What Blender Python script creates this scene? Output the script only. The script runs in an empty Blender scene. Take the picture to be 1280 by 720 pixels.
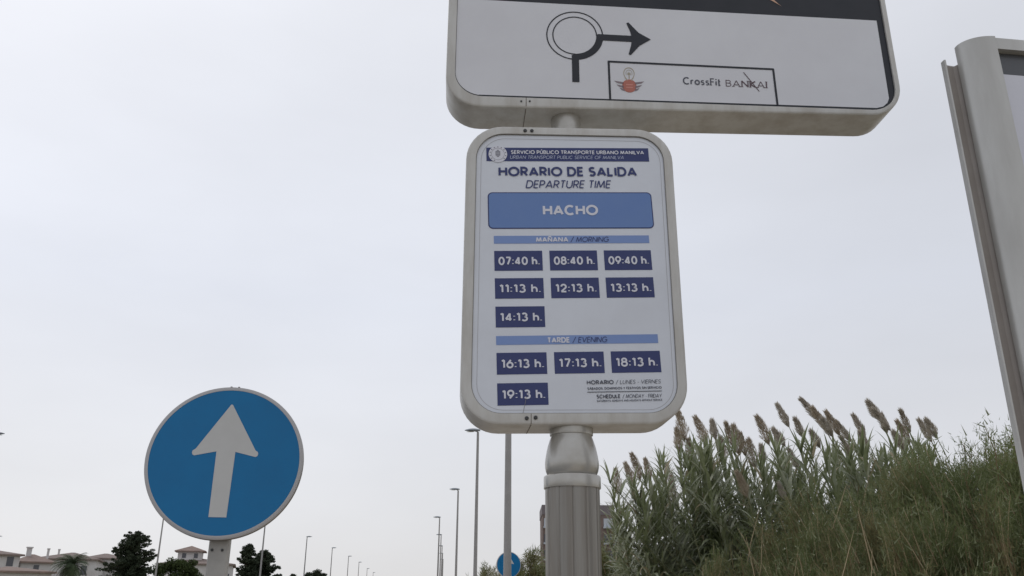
import bpy, math, random
from mathutils import Vector, Matrix, noise

R = math.radians
rnd = random.Random(7)
scn = bpy.context.scene
COL = scn.collection

# ------------------------------------------------------------------ camera
FOC = 1075.0 / 1280.0
PITCH = math.atan(1075.0 / 2950.0)
ROLL = math.asin(20.0 / 2950.0)
EYE = Vector((0, 0, 1.6))
CAMROT = Matrix.Rotation(math.pi / 2 + PITCH, 3, 'X') @ Matrix.Rotation(ROLL, 3, 'Z')
cd = bpy.data.cameras.new('camera')
cd.sensor_width = 36.0
cd.lens = 36.0 * FOC
cd.clip_start = 0.05
cd.clip_end = 6000
cam = bpy.data.objects.new('camera', cd)
cam.matrix_world = Matrix.Translation(EYE) @ CAMROT.to_4x4()
COL.objects.link(cam)
scn.camera = cam

# ------------------------------------------------------------------ sky and sun (soft overcast, sun veiled ahead on the left)
SUN_EL, SUN_AZ = R(42), R(-50)          # azimuth measured from +Y towards +X
world = bpy.data.worlds.new('World')
scn.world = world
world.use_nodes = True
nt = world.node_tree
nt.nodes.clear()
N_ = nt.nodes.new


def wlink(a, b):
    nt.links.new(a, b)


w_out = N_('ShaderNodeOutputWorld')
sky = N_('ShaderNodeTexSky')
sky.sky_type = 'NISHITA'
sky.sun_disc = False
sky.sun_elevation = SUN_EL
sky.sun_rotation = SUN_AZ
sky.dust_density = 3.0
bg_sky = N_('ShaderNodeBackground')
bg_sky.inputs['Strength'].default_value = 0.05
wlink(sky.outputs[0], bg_sky.inputs['Color'])
# the cloud sheet
geo = N_('ShaderNodeNewGeometry')
sep = N_('ShaderNodeSeparateXYZ')
vm = N_('ShaderNodeVectorMath'); vm.operation = 'SCALE'; vm.inputs['Scale'].default_value = -1.0
wlink(geo.outputs['Incoming'], vm.inputs[0])
wlink(vm.outputs[0], sep.inputs[0])
ramp = N_('ShaderNodeValToRGB')
cr = ramp.color_ramp
cr.elements[0].position = 0.0; cr.elements[0].color = (0.865, 0.858, 0.862, 1)
cr.elements[1].position = 1.0; cr.elements[1].color = (0.76, 0.785, 0.86, 1)
e = cr.elements.new(0.10); e.color = (0.845, 0.855, 0.890, 1)
e = cr.elements.new(0.32); e.color = (0.80, 0.832, 0.915, 1)
e = cr.elements.new(0.62); e.color = (0.805, 0.825, 0.885, 1)
wlink(sep.outputs['Z'], ramp.inputs['Fac'])
# brighter and a little warmer on the side of the veiled sun
dot = N_('ShaderNodeVectorMath'); dot.operation = 'DOT_PRODUCT'
BA, BE = R(-50), R(45)                  # the bright part of the cloud, up on the left
dot.inputs[1].default_value = (math.sin(BA) * math.cos(BE), math.cos(BA) * math.cos(BE), math.sin(BE))
wlink(vm.outputs[0], dot.inputs[0])
mr0 = N_('ShaderNodeMapRange')
mr0.inputs['From Min'].default_value = -1.0; mr0.inputs['From Max'].default_value = 1.0
wlink(dot.outputs['Value'], mr0.inputs['Value'])
mr = N_('ShaderNodeValToRGB')
cb = mr.color_ramp
cb.elements[0].position = 0.0; cb.elements[0].color = (0.98, 0.98, 0.98, 1)
cb.elements[1].position = 1.0; cb.elements[1].color = (1.12, 1.12, 1.12, 1)
for p_, v_ in ((0.45, 0.90), (0.72, 0.875), (0.80, 0.94), (0.86, 0.985), (0.93, 1.015), (0.98, 1.10)):
    e = cb.elements.new(p_); e.color = (v_, v_, v_, 1)
wlink(mr0.outputs[0], mr.inputs['Fac'])
ns = N_('ShaderNodeTexNoise')
ns.inputs['Scale'].default_value = 2.2; ns.inputs['Detail'].default_value = 5; ns.inputs['Roughness'].default_value = 0.5
mp = N_('ShaderNodeMapping'); mp.inputs['Scale'].default_value = (1, 1, 3.0)
wlink(vm.outputs[0], mp.inputs['Vector']); wlink(mp.outputs[0], ns.inputs['Vector'])
mr2 = N_('ShaderNodeMapRange')
mr2.inputs['From Min'].default_value = 0.3; mr2.inputs['From Max'].default_value = 0.7
mr2.inputs['To Min'].default_value = 0.955; mr2.inputs['To Max'].default_value = 1.045
wlink(ns.outputs['Fac'], mr2.inputs['Value'])
mul = N_('ShaderNodeMath'); mul.operation = 'MULTIPLY'
wlink(mr.outputs[0], mul.inputs[0]); wlink(mr2.outputs[0], mul.inputs[1])
bg_cl = N_('ShaderNodeBackground')
wlink(ramp.outputs[0], bg_cl.inputs['Color']); wlink(mul.outputs[0], bg_cl.inputs['Strength'])
mixw = N_('ShaderNodeMixShader'); mixw.inputs[0].default_value = 0.94
wlink(bg_sky.outputs[0], mixw.inputs[1]); wlink(bg_cl.outputs[0], mixw.inputs[2])
wlink(mixw.outputs[0], w_out.inputs['Surface'])

sd = bpy.data.lights.new('sun', 'SUN')
sd.energy = 0.5; sd.angle = R(25); sd.color = (1.0, 0.95, 0.88)
sun = bpy.data.objects.new('sun', sd)
sun.rotation_euler = (math.pi / 2 - SUN_EL, 0, math.pi - SUN_AZ)
sun.location = (0, 0, 30)
COL.objects.link(sun)

scn.view_settings.view_transform = 'Standard'
scn.view_settings.look = 'None'
scn.view_settings.exposure = 0.0
scn.view_settings.gamma = 1.0
scn.view_settings.use_curve_mapping = False
scn.render.engine = 'CYCLES'
scn.cycles.use_denoising = True
scn.cycles.max_bounces = 6
scn.cycles.transparent_max_bounces = 8


# ------------------------------------------------------------------ photo directions to places
def ray(px, py):
    return CAMROT @ Vector(((px - 640) / 1075.0, -(py - 360) / 1075.0, -1.0))


def ondist(px, py, d):                 # the point seen there at ground distance d
    v = ray(px, py)
    return EYE + v * (d / math.hypot(v.x, v.y))


def onz(px, py, z):                    # the point seen there at height z
    v = ray(px, py)
    return EYE + v * ((z - EYE.z) / v.z)


# ------------------------------------------------------------------ materials
MATS = {}


def mat(name, col, rough=0.5, metal=0.0, spec=0.5, var=0.0, scale=8.0, col2=None, bump=0.0, bscale=60.0, trans=0.0,
        stretch=(1, 1, 1), coord='Object', vlo=0.35, vhi=0.65):
    m = bpy.data.materials.new(name)
    m.use_nodes = True
    t = m.node_tree
    b = t.nodes['Principled BSDF']
    b.inputs['Base Color'].default_value = (*col, 1)
    b.inputs['Roughness'].default_value = rough
    b.inputs['Metallic'].default_value = metal
    b.inputs['Specular IOR Level'].default_value = spec
    if var or bump or col2:
        tc = t.nodes.new('ShaderNodeTexCoord')
        mpg = t.nodes.new('ShaderNodeMapping')
        mpg.inputs['Scale'].default_value = stretch
        t.links.new(tc.outputs[coord], mpg.inputs['Vector'])
    last = None
    if var or col2:
        n1 = t.nodes.new('ShaderNodeTexNoise')
        n1.inputs['Scale'].default_value = scale
        n1.inputs['Detail'].default_value = 6
        n1.inputs['Roughness'].default_value = 0.62
        t.links.new(mpg.outputs[0], n1.inputs['Vector'])
        rp = t.nodes.new('ShaderNodeValToRGB')
        c2 = col2 if col2 else tuple(c * (1 - var) for c in col)
        rp.color_ramp.elements[0].position = vlo; rp.color_ramp.elements[0].color = (*c2, 1)
        rp.color_ramp.elements[1].position = vhi; rp.color_ramp.elements[1].color = (*col, 1)
        t.links.new(n1.outputs['Fac'], rp.inputs['Fac'])
        t.links.new(rp.outputs[0], b.inputs['Base Color'])
        last = rp.outputs[0]
    if bump:
        n2 = t.nodes.new('ShaderNodeTexNoise')
        n2.inputs['Scale'].default_value = bscale
        n2.inputs['Detail'].default_value = 4
        t.links.new(mpg.outputs[0], n2.inputs['Vector'])
        bp = t.nodes.new('ShaderNodeBump')
        bp.inputs['Strength'].default_value = bump
        bp.inputs['Distance'].default_value = 0.01
        t.links.new(n2.outputs['Fac'], bp.inputs['Height'])
        t.links.new(bp.outputs[0], b.inputs['Normal'])
    if trans:
        tr = t.nodes.new('ShaderNodeBsdfTranslucent')
        tr.inputs['Color'].default_value = (*col, 1)
        if last: t.links.new(last, tr.inputs['Color'])
        mx = t.nodes.new('ShaderNodeMixShader')
        mx.inputs[0].default_value = trans
        t.links.new(b.outputs[0], mx.inputs[1]); t.links.new(tr.outputs[0], mx.inputs[2])
        t.links.new(mx.outputs[0], t.nodes['Material Output'].inputs['Surface'])
    MATS[name] = m
    return m


M_FRAME = mat('weathered cream aluminium', (0.595, 0.59, 0.565), 0.42, 0.0, 0.5, scale=5, col2=(0.47, 0.45, 0.41), bump=0.03, stretch=(3, 3, 0.7), vlo=0.3, vhi=0.58)
M_NECK = mat('satin cast aluminium', (0.50, 0.49, 0.46), 0.30, 0.35, 0.5, scale=9, col2=(0.40, 0.38, 0.34), bump=0.03, vlo=0.3, vhi=0.6)
M_POST = mat('anodised brown grey post', (0.30, 0.292, 0.272), 0.38, 0.4, 0.5, scale=6, col2=(0.225, 0.205, 0.18), bump=0.03, stretch=(6, 6, 0.25))
M_SHEET = mat('printed white sheet', (0.725, 0.76, 0.825), 0.35, 0, 0.35, scale=6, col2=(0.685, 0.715, 0.775))
M_ADWHITE = mat('advert white vinyl', (0.73, 0.74, 0.775), 0.38, 0, 0.35, scale=4, col2=(0.69, 0.695, 0.73))
M_NAVY = mat('navy print', (0.042, 0.054, 0.165), 0.36, 0, 0.3, scale=14, col2=(0.048, 0.062, 0.175))
M_MIDBLUE = mat('mid blue print', (0.140, 0.240, 0.51), 0.36, 0, 0.35, scale=10, col2=(0.150, 0.25, 0.51))
M_LTBLUE = mat('pale blue print', (0.21, 0.31, 0.60), 0.36, 0, 0.35, scale=10, col2=(0.22, 0.32, 0.60))
M_PALEINK = mat('pale lettering', (0.72, 0.73, 0.80), 0.4, 0, 0.3)
M_DIMINK = mat('dim pale lettering', (0.46, 0.50, 0.66), 0.4, 0, 0.3)
M_BLACK = mat('black vinyl', (0.022, 0.025, 0.032), 0.36, 0, 0.3, scale=10, col2=(0.028, 0.030, 0.038))
M_GREYINK = mat('grey ink', (0.10, 0.105, 0.13), 0.4, 0, 0.3)
M_PLUMINK = mat('plum ink', (0.11, 0.07, 0.085), 0.4, 0, 0.3)
M_TAN = mat('tan print', (0.62, 0.40, 0.29), 0.4, 0, 0.3)
M_OLIVE = mat('olive print', (0.42, 0.37, 0.27), 0.4, 0, 0.3)
M_RED = mat('brick red print', (0.48, 0.17, 0.13), 0.4, 0, 0.3)
M_GASKET = mat('dark gasket', (0.24, 0.23, 0.215), 0.6)
M_SCREW = mat('dark screw head', (0.06, 0.06, 0.06), 0.4, 0.6)
M_SEAM = mat('rusty seam', (0.14, 0.11, 0.085), 0.6)
M_SIGNBLUE = mat('reflective blue sheeting', (0.003, 0.172, 0.405), 0.4, 0, 0.3, scale=5, col2=(0.004, 0.155, 0.37))
M_SIGNWHITE = mat('reflective grey white sheeting', (0.59, 0.59, 0.575), 0.4, 0, 0.4, scale=5, col2=(0.54, 0.54, 0.525))
M_RIM = mat('sign rim grey', (0.45, 0.44, 0.44), 0.4, 0.1, 0.5)
M_SIGNBACK = mat('sign back dark zinc', (0.17, 0.15, 0.13), 0.5, 0.3)
M_GALV = mat('galvanised post', (0.42, 0.41, 0.385), 0.5, 0.15, 0.5, scale=14, col2=(0.35, 0.34, 0.32))
M_LAMP = mat('lamp post steel', (0.34, 0.33, 0.32), 0.5, 0.1, 0.5, scale=3, col2=(0.30, 0.29, 0.28))
M_LAMPHEAD = mat('lamp head grey', (0.26, 0.29, 0.32), 0.4, 0.1)
M_LENS = mat('lamp lens', (0.35, 0.38, 0.40), 0.15)
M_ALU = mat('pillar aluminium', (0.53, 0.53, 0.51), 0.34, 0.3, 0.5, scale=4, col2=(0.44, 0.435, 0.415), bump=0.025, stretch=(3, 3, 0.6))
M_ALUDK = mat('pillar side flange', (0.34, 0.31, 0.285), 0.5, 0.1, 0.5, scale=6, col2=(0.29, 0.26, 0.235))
M_POSTER = mat('poster grey white', (0.66, 0.67, 0.74), 0.25, 0, 0.5, scale=5, col2=(0.62, 0.63, 0.70))
M_BAND = mat('poster dark header', (0.07, 0.075, 0.085), 0.3)
M_LEAF = mat('reed leaf', (0.275, 0.305, 0.170), 0.36, 0, 0.65, scale=2.5, col2=(0.165, 0.195, 0.095), trans=0.38)
M_LEAFP = mat('pale reed leaf', (0.52, 0.54, 0.42), 0.36, 0, 0.6, scale=2.5, col2=(0.28, 0.31, 0.19), trans=0.38)
M_LEAFD = mat('dry reed leaf', (0.42, 0.36, 0.24), 0.6, 0, 0.3, scale=3, col2=(0.28, 0.23, 0.14), trans=0.3)
M_STEM = mat('reed cane', (0.20, 0.20, 0.10), 0.5, 0, 0.4, scale=6, col2=(0.13, 0.14, 0.07))
M_PLUME = mat('reed plume', (0.52, 0.445, 0.345), 0.8, 0, 0.1, scale=5, col2=(0.37, 0.31, 0.235), trans=0.42)
M_PLUME2 = mat('pale reed plume', (0.60, 0.55, 0.475), 0.8, 0, 0.1, scale=5, col2=(0.43, 0.385, 0.32), trans=0.42)
M_SHRUB = mat('feathery shrub', (0.205, 0.235, 0.102), 0.7, 0, 0.15, scale=1.6, col2=(0.112, 0.142, 0.059), trans=0.36)
M_SHRUB2 = mat('olive feathery shrub', (0.285, 0.255, 0.130), 0.7, 0, 0.15, scale=1.8, col2=(0.160, 0.166, 0.077), trans=0.36)
M_SHRUB3 = mat('pale grey green leaflet', (0.29, 0.315, 0.185), 0.5, 0, 0.4, scale=2, col2=(0.16, 0.185, 0.09), trans=0.35)
M_STALK = mat('dry stalk', (0.42, 0.34, 0.22), 0.8, 0, 0.1)
M_TWIG = mat('dry twig', (0.24, 0.18, 0.11), 0.8, 0, 0.1)
M_PINE = mat('dark conifer', (0.060, 0.075, 0.045), 0.7, 0, 0.15, scale=0.9, col2=(0.034, 0.046, 0.028), trans=0.1)
M_TREE = mat('olive tree leaf', (0.085, 0.115, 0.040), 0.7, 0, 0.15, scale=0.9, col2=(0.050, 0.070, 0.026), trans=0.12)
M_PALM = mat('palm leaf', (0.075, 0.105, 0.050), 0.6, 0, 0.2, scale=0.9, col2=(0.040, 0.060, 0.030))
M_BARK = mat('bark', (0.11, 0.08, 0.06), 0.9, 0, 0.1, scale=5, col2=(0.07, 0.05, 0.04))
M_WALL = mat('whitewash', (0.62, 0.61, 0.60), 0.8, 0, 0.2, scale=0.7, col2=(0.53, 0.51, 0.49))
M_ROOF = mat('terracotta tiles', (0.30, 0.22, 0.185), 0.8, 0, 0.2, scale=2.5, col2=(0.21, 0.16, 0.14))
M_ROOFG = mat('weathered grey brown tiles', (0.27, 0.215, 0.19), 0.8, 0, 0.2, scale=2.5, col2=(0.19, 0.15, 0.135))
M_GLASS = mat('window glass dark', (0.07, 0.075, 0.09), 0.12)
M_BLOCK = mat('mauve brown render', (0.21, 0.165, 0.15), 0.8, 0, 0.2, scale=0.6, col2=(0.16, 0.125, 0.115))
M_BLOCKTOP = mat('mauve parapet', (0.17, 0.15, 0.16), 0.7)
M_PALEPANEL = mat('pale blue panel', (0.46, 0.50, 0.55), 0.6)
M_ASPH = mat('asphalt', (0.055, 0.055, 0.057), 0.85, 0, 0.3, scale=3, col2=(0.042, 0.042, 0.044), bump=0.3, bscale=180)
M_PAVE = mat('pavement concrete', (0.52, 0.455, 0.37), 0.85, 0, 0.3, scale=2, col2=(0.44, 0.38, 0.305), bump=0.2, bscale=90)
M_KERB = mat('kerb stone', (0.36, 0.34, 0.31), 0.8, 0, 0.3, scale=3, col2=(0.28, 0.26, 0.24))
M_PAINT = mat('road paint', (0.70, 0.70, 0.68), 0.6)
M_SOIL = mat('dry earth and grass', (0.36, 0.31, 0.22), 0.95, 0, 0.1, scale=0.4, col2=(0.25, 0.225, 0.14), bump=0.4, bscale=12)


# ------------------------------------------------------------------ mesh helpers
class MB:
    def __init__(s):
        s.v = []; s.f = []; s.m = []

    def face(s, pts, mi=0):
        i = len(s.v)
        s.v.extend([tuple(p) for p in pts])
        s.f.append(tuple(range(i, i + len(pts)))); s.m.append(mi)

    def grid(s, rows, mi=0, close=False):        # rows of equal length, sharing vertices
        i = len(s.v); n = len(rows[0])
        for r in rows: s.v.extend([tuple(p) for p in r])
        for a in range(len(rows) - 1):
            for b in range(n if close else n - 1):
                c = (b + 1) % n
                s.f.append((i + a * n + b, i + a * n + c, i + (a + 1) * n + c, i + (a + 1) * n + b)); s.m.append(mi)

    def box(s, lo, hi, mi=0, fr=None):
        x0, y0, z0 = lo; x1, y1, z1 = hi
        c = [(x0, y0, z0), (x1, y0, z0), (x1, y1, z0), (x0, y1, z0), (x0, y0, z1), (x1, y0, z1), (x1, y1, z1), (x0, y1, z1)]
        if fr: c = [fr(*p) for p in c]
        i = len(s.v); s.v.extend([tuple(p) for p in c])
        for q in ((0, 3, 2, 1), (4, 5, 6, 7), (0, 1, 5, 4), (1, 2, 6, 5), (2, 3, 7, 6), (3, 0, 4, 7)):
            s.f.append(tuple(i + k for k in q)); s.m.append(mi)

    def lathe(s, prof, c=(0, 0), n=40, mi=0, shape=None, cap=True):     # prof: (r, z) from bottom to top
        rows = []
        for r, z in prof:
            rows.append([(c[0] + r * (shape(a) if shape else 1) * math.cos(a), c[1] + r * (shape(a) if shape else 1) * math.sin(a), z)
                         for a in [2 * math.pi * k / n for k in range(n)]])
        s.grid(rows, mi, True)
        if cap:
            s.face(rows[0][::-1], mi); s.face(rows[-1], mi)

    def tube(s, pts, rad, n=8, mi=0):
        rows = []
        for k, p in enumerate(pts):
            p = Vector(p)
            d = (Vector(pts[min(k + 1, len(pts) - 1)]) - Vector(pts[max(k - 1, 0)])).normalized()
            a = d.cross(Vector((0.31, 0.95, 0.05)) if abs(d.y) < 0.9 else Vector((1, 0, 0))).normalized()
            b = d.cross(a)
            r = rad[k] if isinstance(rad, (list, tuple)) else rad
            rows.append([p + r * (math.cos(t) * a + math.sin(t) * b) for t in [2 * math.pi * q / n for q in range(n)]])
        s.grid(rows, mi, True)
        s.face(rows[0][::-1], mi); s.face(rows[-1], mi)

    def build(s, name, mats, parent=None, smooth=False, autos=None):
        me = bpy.data.meshes.new(name)
        off = Vector(parent['_base']) if parent is not None and '_base' in parent else Vector((0, 0, 0))
        me.from_pydata([(x - off.x, y - off.y, z - off.z) for x, y, z in s.v] if off.length else s.v, [], s.f)
        for m in (mats if isinstance(mats, (list, tuple)) else [mats]): me.materials.append(m)
        me.polygons.foreach_set('material_index', s.m)
        if smooth: me.polygons.foreach_set('use_smooth', [True] * len(me.polygons))
        me.update()
        if autos is not None:
            for p in me.polygons: p.use_smooth = True
            me.set_sharp_from_angle(angle=R(autos))
        o = bpy.data.objects.new(name, me)
        COL.objects.link(o)
        if parent is not None:
            o.parent = parent
            if '_base' in parent: o['_base'] = parent['_base']
        return o


def tag(o, label=None, cat=None, group=None, kind=None):
    if label: o['label'] = label
    if cat: o['category'] = cat
    if group: o['group'] = group
    if kind: o['kind'] = kind
    return o


def thing(name, loc, label, cat, group=None):      # an Empty at the thing's base; its parts are given in world coordinates
    o = bpy.data.objects.new(name, None)
    o.empty_display_size = 0.2
    o.location = loc
    o['_base'] = tuple(loc)
    COL.objects.link(o)
    return tag(o, label, cat, group)


def copy_tree(o, parent=None):
    c = o.copy()
    COL.objects.link(c)
    if parent is not None: c.parent = parent
    for ch in list(o.children): copy_tree(ch, c)
    return c


# ------------------------------------------------------------------ ground, carriageway, pavement
ROADDIR = Vector((-0.084, 0.9965, 0)); ROADN = Vector((0.9965, 0.084, 0))


def road_pt(a, s, z):                  # a across (+ right), s along
    return Vector((0, 0, z)) + ROADN * a + ROADDIR * s


b = MB()
b.face([(-2500, -2500, -0.15), (2500, -2500, -0.15), (2500, 2500, -0.15), (-2500, 2500, -0.15)])
tag(b.build('ground', M_SOIL), kind='structure')
b = MB()
b.face([road_pt(-21, -120, -0.13), road_pt(-0.8, -120, -0.13), road_pt(-0.8, 700, -0.13), road_pt(-21, 700, -0.13)])
tag(b.build('road', M_ASPH), kind='structure')
b = MB()
b.box((-0.55, -120, -0.16), (3.4, 60, 0.0), fr=road_pt)
tag(b.build('pavement', M_PAVE), kind='structure')
b = MB()
b.box((-0.8, -120, -0.16), (-0.553, 60, 0.003), fr=road_pt)
b.box((-21.2, -120, -0.16), (-20.95, 700, 0.003), fr=road_pt)
tag(b.build('kerb', M_KERB), kind='structure')
b = MB()
for a in (-4.3, -14.8):
    for s in range(-60, 300, 8): b.face([road_pt(a - .06, s, -0.126), road_pt(a + .06, s, -0.126), road_pt(a + .06, s + 3, -0.126), road_pt(a - .06, s + 3, -0.126)])
for a in (-1.2, -8.2, -11.6, -20.5):
    b.face([road_pt(a - .06, -120, -0.126), road_pt(a + .06, -120, -0.126), road_pt(a + .06, 600, -0.126), road_pt(a - .06, 600, -0.126)])
tag(b.build('road_markings', M_PAINT), kind='structure')

# ------------------------------------------------------------------ the sign plane: u right, w up, n towards the viewer
PO = Vector((-0.1562, 2.57064, 2.09785))
PU = Vector((0.997723, 0.0635444, 0.0226242))
PW = Vector((-0.0010884, -0.0009437, 0.999999))
PN = Vector((0.0635657, -0.9977461, -0.0008724))


def pl(u, v, n=0.0):
    return PO + PU * u + PW * v + PN * n


def tt(u, v, n=0.0):                   # the timetable print sits a touch askew in its frame
    return pl(u - 0.033 * (v - 0.5), v + 0.016 * (u - 0.36), n)


def poly(mb, pts, n, mi=0, f=pl):
    mb.face([f(u, v, n) for u, v in pts], mi)


def rect(mb, u0, v0, u1, v1, n, mi=0, f=pl):
    poly(mb, [(u0, v0), (u1, v0), (u1, v1), (u0, v1)], n, mi, f)


def rrect(u0, v0, u1, v1, r, k=10):
    out = []
    for cx, cy, a0 in ((u1 - r, v1 - r, 0), (u0 + r, v1 - r, 90), (u0 + r, v0 + r, 180), (u1 - r, v0 + r, 270)):
        for i in range(k + 1):
            a = R(a0 + 90 * i / k)
            out.append((cx + r * math.cos(a), cy + r * math.sin(a)))
    return out


def rquad(bl, br, tr, tl, r, k=10):    # rounded, slightly askew rectangle with the same point order
    out = []
    for (cx, cy), a0 in ((tr, 0), (tl, 90), (bl, 180), (br, 270)):
        cx -= r if a0 in (0, 270) else -r
        cy -= r if a0 in (0, 90) else -r
        for i in range(k + 1):
            a = R(a0 + 90 * i / k)
            out.append((cx + r * math.cos(a), cy + r * math.sin(a)))
    return out


def ring(mb, c, r0, r1, n, a0=0, a1=360, mi=0, k=48, f=pl, ry=1.0):
    A = [R(a0 + (a1 - a0) * i / k) for i in range(k + 1)]
    mb.grid([[f(c[0] + r0 * math.cos(a), c[1] + ry * r0 * math.sin(a), n) for a in A],
             [f(c[0] + r1 * math.cos(a), c[1] + ry * r1 * math.sin(a), n) for a in A]], mi)


def disc(mb, c, r, n, mi=0, k=36, f=pl, ry=1.0):
    mb.face([f(c[0] + r * math.cos(2 * math.pi * i / k), c[1] + ry * r * math.sin(2 * math.pi * i / k), n) for i in range(k)], mi)


# ------------------------------------------------------------------ lettering: stroked geometric capitals
def arc(cx, cy, rx, ry, a0, a1, k=12):
    return [(cx + rx * math.cos(R(a0 + (a1 - a0) * i / k)), cy + ry * math.sin(R(a0 + (a1 - a0) * i / k))) for i in range(k + 1)]


O_ = arc(.5, .5, .5, .5, 0, 360, 24)
GL = {
    'A': (.80, [[(0, 0), (.5, 1), (1, 0)], [(.17, .28), (.83, .28)]]),
    'B': (.58, [[(0, .53), (.5, .53)] + arc(.5, .265, .5, .265, 90, -90) + [(0, 0), (0, 1)] + arc(.45, .765, .45, .235, 90, -90)]),
    'C': (.80, [arc(.55, .5, .55, .5, 48, 312, 20)]),
    'D': (.74, [[(0, 0), (0, 1)] + arc(.45, .5, .55, .5, 90, -90, 16) + [(0, 0)]]),
    'E': (.50, [[(1, 1), (0, 1), (0, 0), (1, 0)], [(0, .52), (.92, .52)]]),
    'F': (.48, [[(1, 1), (0, 1), (0, 0)], [(0, .52), (.9, .52)]]),
    'G': (.90, [arc(.52, .5, .52, .5, 45, 350, 20) + [(1.0, .47), (.58, .47)]]),
    'H': (.70, [[(0, 0), (0, 1)], [(1, 0), (1, 1)], [(0, .52), (1, .52)]]),
    'I': (.02, [[(.5, 0), (.5, 1)]]),
    'K': (.62, [[(0, 0), (0, 1)], [(1, 1), (.02, .48), (1, 0)]]),
    'L': (.46, [[(0, 1), (0, 0), (1, 0)]]),
    'M': (.95, [[(0, 0), (.13, 1), (.5, .05), (.87, 1), (1, 0)]]),
    'N': (.74, [[(0, 0), (0, 1), (1, 0), (1, 1)]]),
    'O': (.98, [O_]),
    'P': (.55, [[(0, 0), (0, 1)] + arc(.45, .71, .55, .29, 90, -90) + [(0, .42)]]),
    'R': (.58, [[(0, 0), (0, 1)] + arc(.45, .72, .52, .28, 90, -90) + [(0, .44)], [(.45, .44), (1, 0)]]),
    'S': (.55, [arc(.5, .755, .46, .245, 35, 270, 14)[:-1] + arc(.48, .255, .5, .255, 90, -145, 14)]),
    'T': (.56, [[(0, 1), (1, 1)], [(.5, 1), (.5, 0)]]),
    'U': (.68, [[(0, 1)] + arc(.5, .38, .5, .38, 180, 360, 14) + [(1, 1)]]),
    'V': (.76, [[(0, 1), (.5, 0), (1, 1)]]),
    'W': (1.1, [[(0, 1), (.25, 0), (.5, 1), (.75, 0), (1, 1)]]),
    'Y': (.70, [[(0, 1), (.5, .45), (.5, 0)], [(1, 1), (.5, .45)]]),
    '0': (.58, [O_]),
    '1': (.26, [[(0, .86), (.9, 1), (.9, 0)]]),
    '2': (.54, [arc(.5, .70, .47, .30, 175, -25, 14) + [(.02, 0), (1, 0)]]),
    '3': (.54, [arc(.45, .765, .43, .235, 150, -90, 12) + arc(.45, .265, .52, .265, 90, -150, 14)]),
    '4': (.60, [[(.72, 0), (.72, 1), (0, .22), (1, .22)]]),
    '6': (.58, [[(.68, 1), (.1, .52)], arc(.5, .33, .5, .33, 0, 360, 20)]),
    '7': (.54, [[(0, 1), (1, 1), (.35, 0)]]),
    '8': (.56, [arc(.5, .77, .42, .23, 0, 360, 18), arc(.5, .28, .5, .28, 0, 360, 18)]),
    '9': (.58, [[(.32, 0), (.9, .48)], arc(.5, .67, .5, .33, 0, 360, 20)]),
    'h': (.48, [[(0, 0), (0, 1.05)], [(0, .36)] + arc(.5, .36, .5, .28, 180, 0, 10) + [(1, 0)]]),
    'r': (.30, [[(0, 0), (0, .64)], [(0, .42), (.4, .62), (1, .62)]]),
    'o': (.58, [arc(.5, .32, .5, .32, 0, 360, 18)]),
    's': (.40, [arc(.5, .485, .46, .155, 35, 270, 10)[:-1] + arc(.48, .165, .5, .165, 90, -145, 10)]),
    'i': (.02, [[(.5, 0), (.5, .62)], [(.5, .84), (.5, .97)]]),
    't': (.30, [[(.4, .95), (.4, 0), (1, 0)], [(0, .62), (1, .62)]]),
    '.': (.02, [[(.5, 0), (.5, .09)]]), ',': (.04, [[(.7, .09), (.2, -.12)]]),
    ':': (.02, [[(.5, .06), (.5, .17)], [(.5, .56), (.5, .67)]]),
    '-': (.24, [[(0, .36), (1, .36)]]), '/': (.42, [[(0, -.12), (1, 1.1)]]),
    "'": (.1, [[(.2, .85), (.8, 1.1)]]), '~': (.1, [[(.2, .85), (.8, 1.1)]]),
}
ACC = {'Ú': ('U', [[(.42, 1.12), (.72, 1.32)]]), 'Á': ('A', [[(.42, 1.12), (.72, 1.32)]]), 'Ñ': ('N', [[(.12, 1.14), (.36, 1.24), (.64, 1.14), (.88, 1.24)]])}


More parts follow.
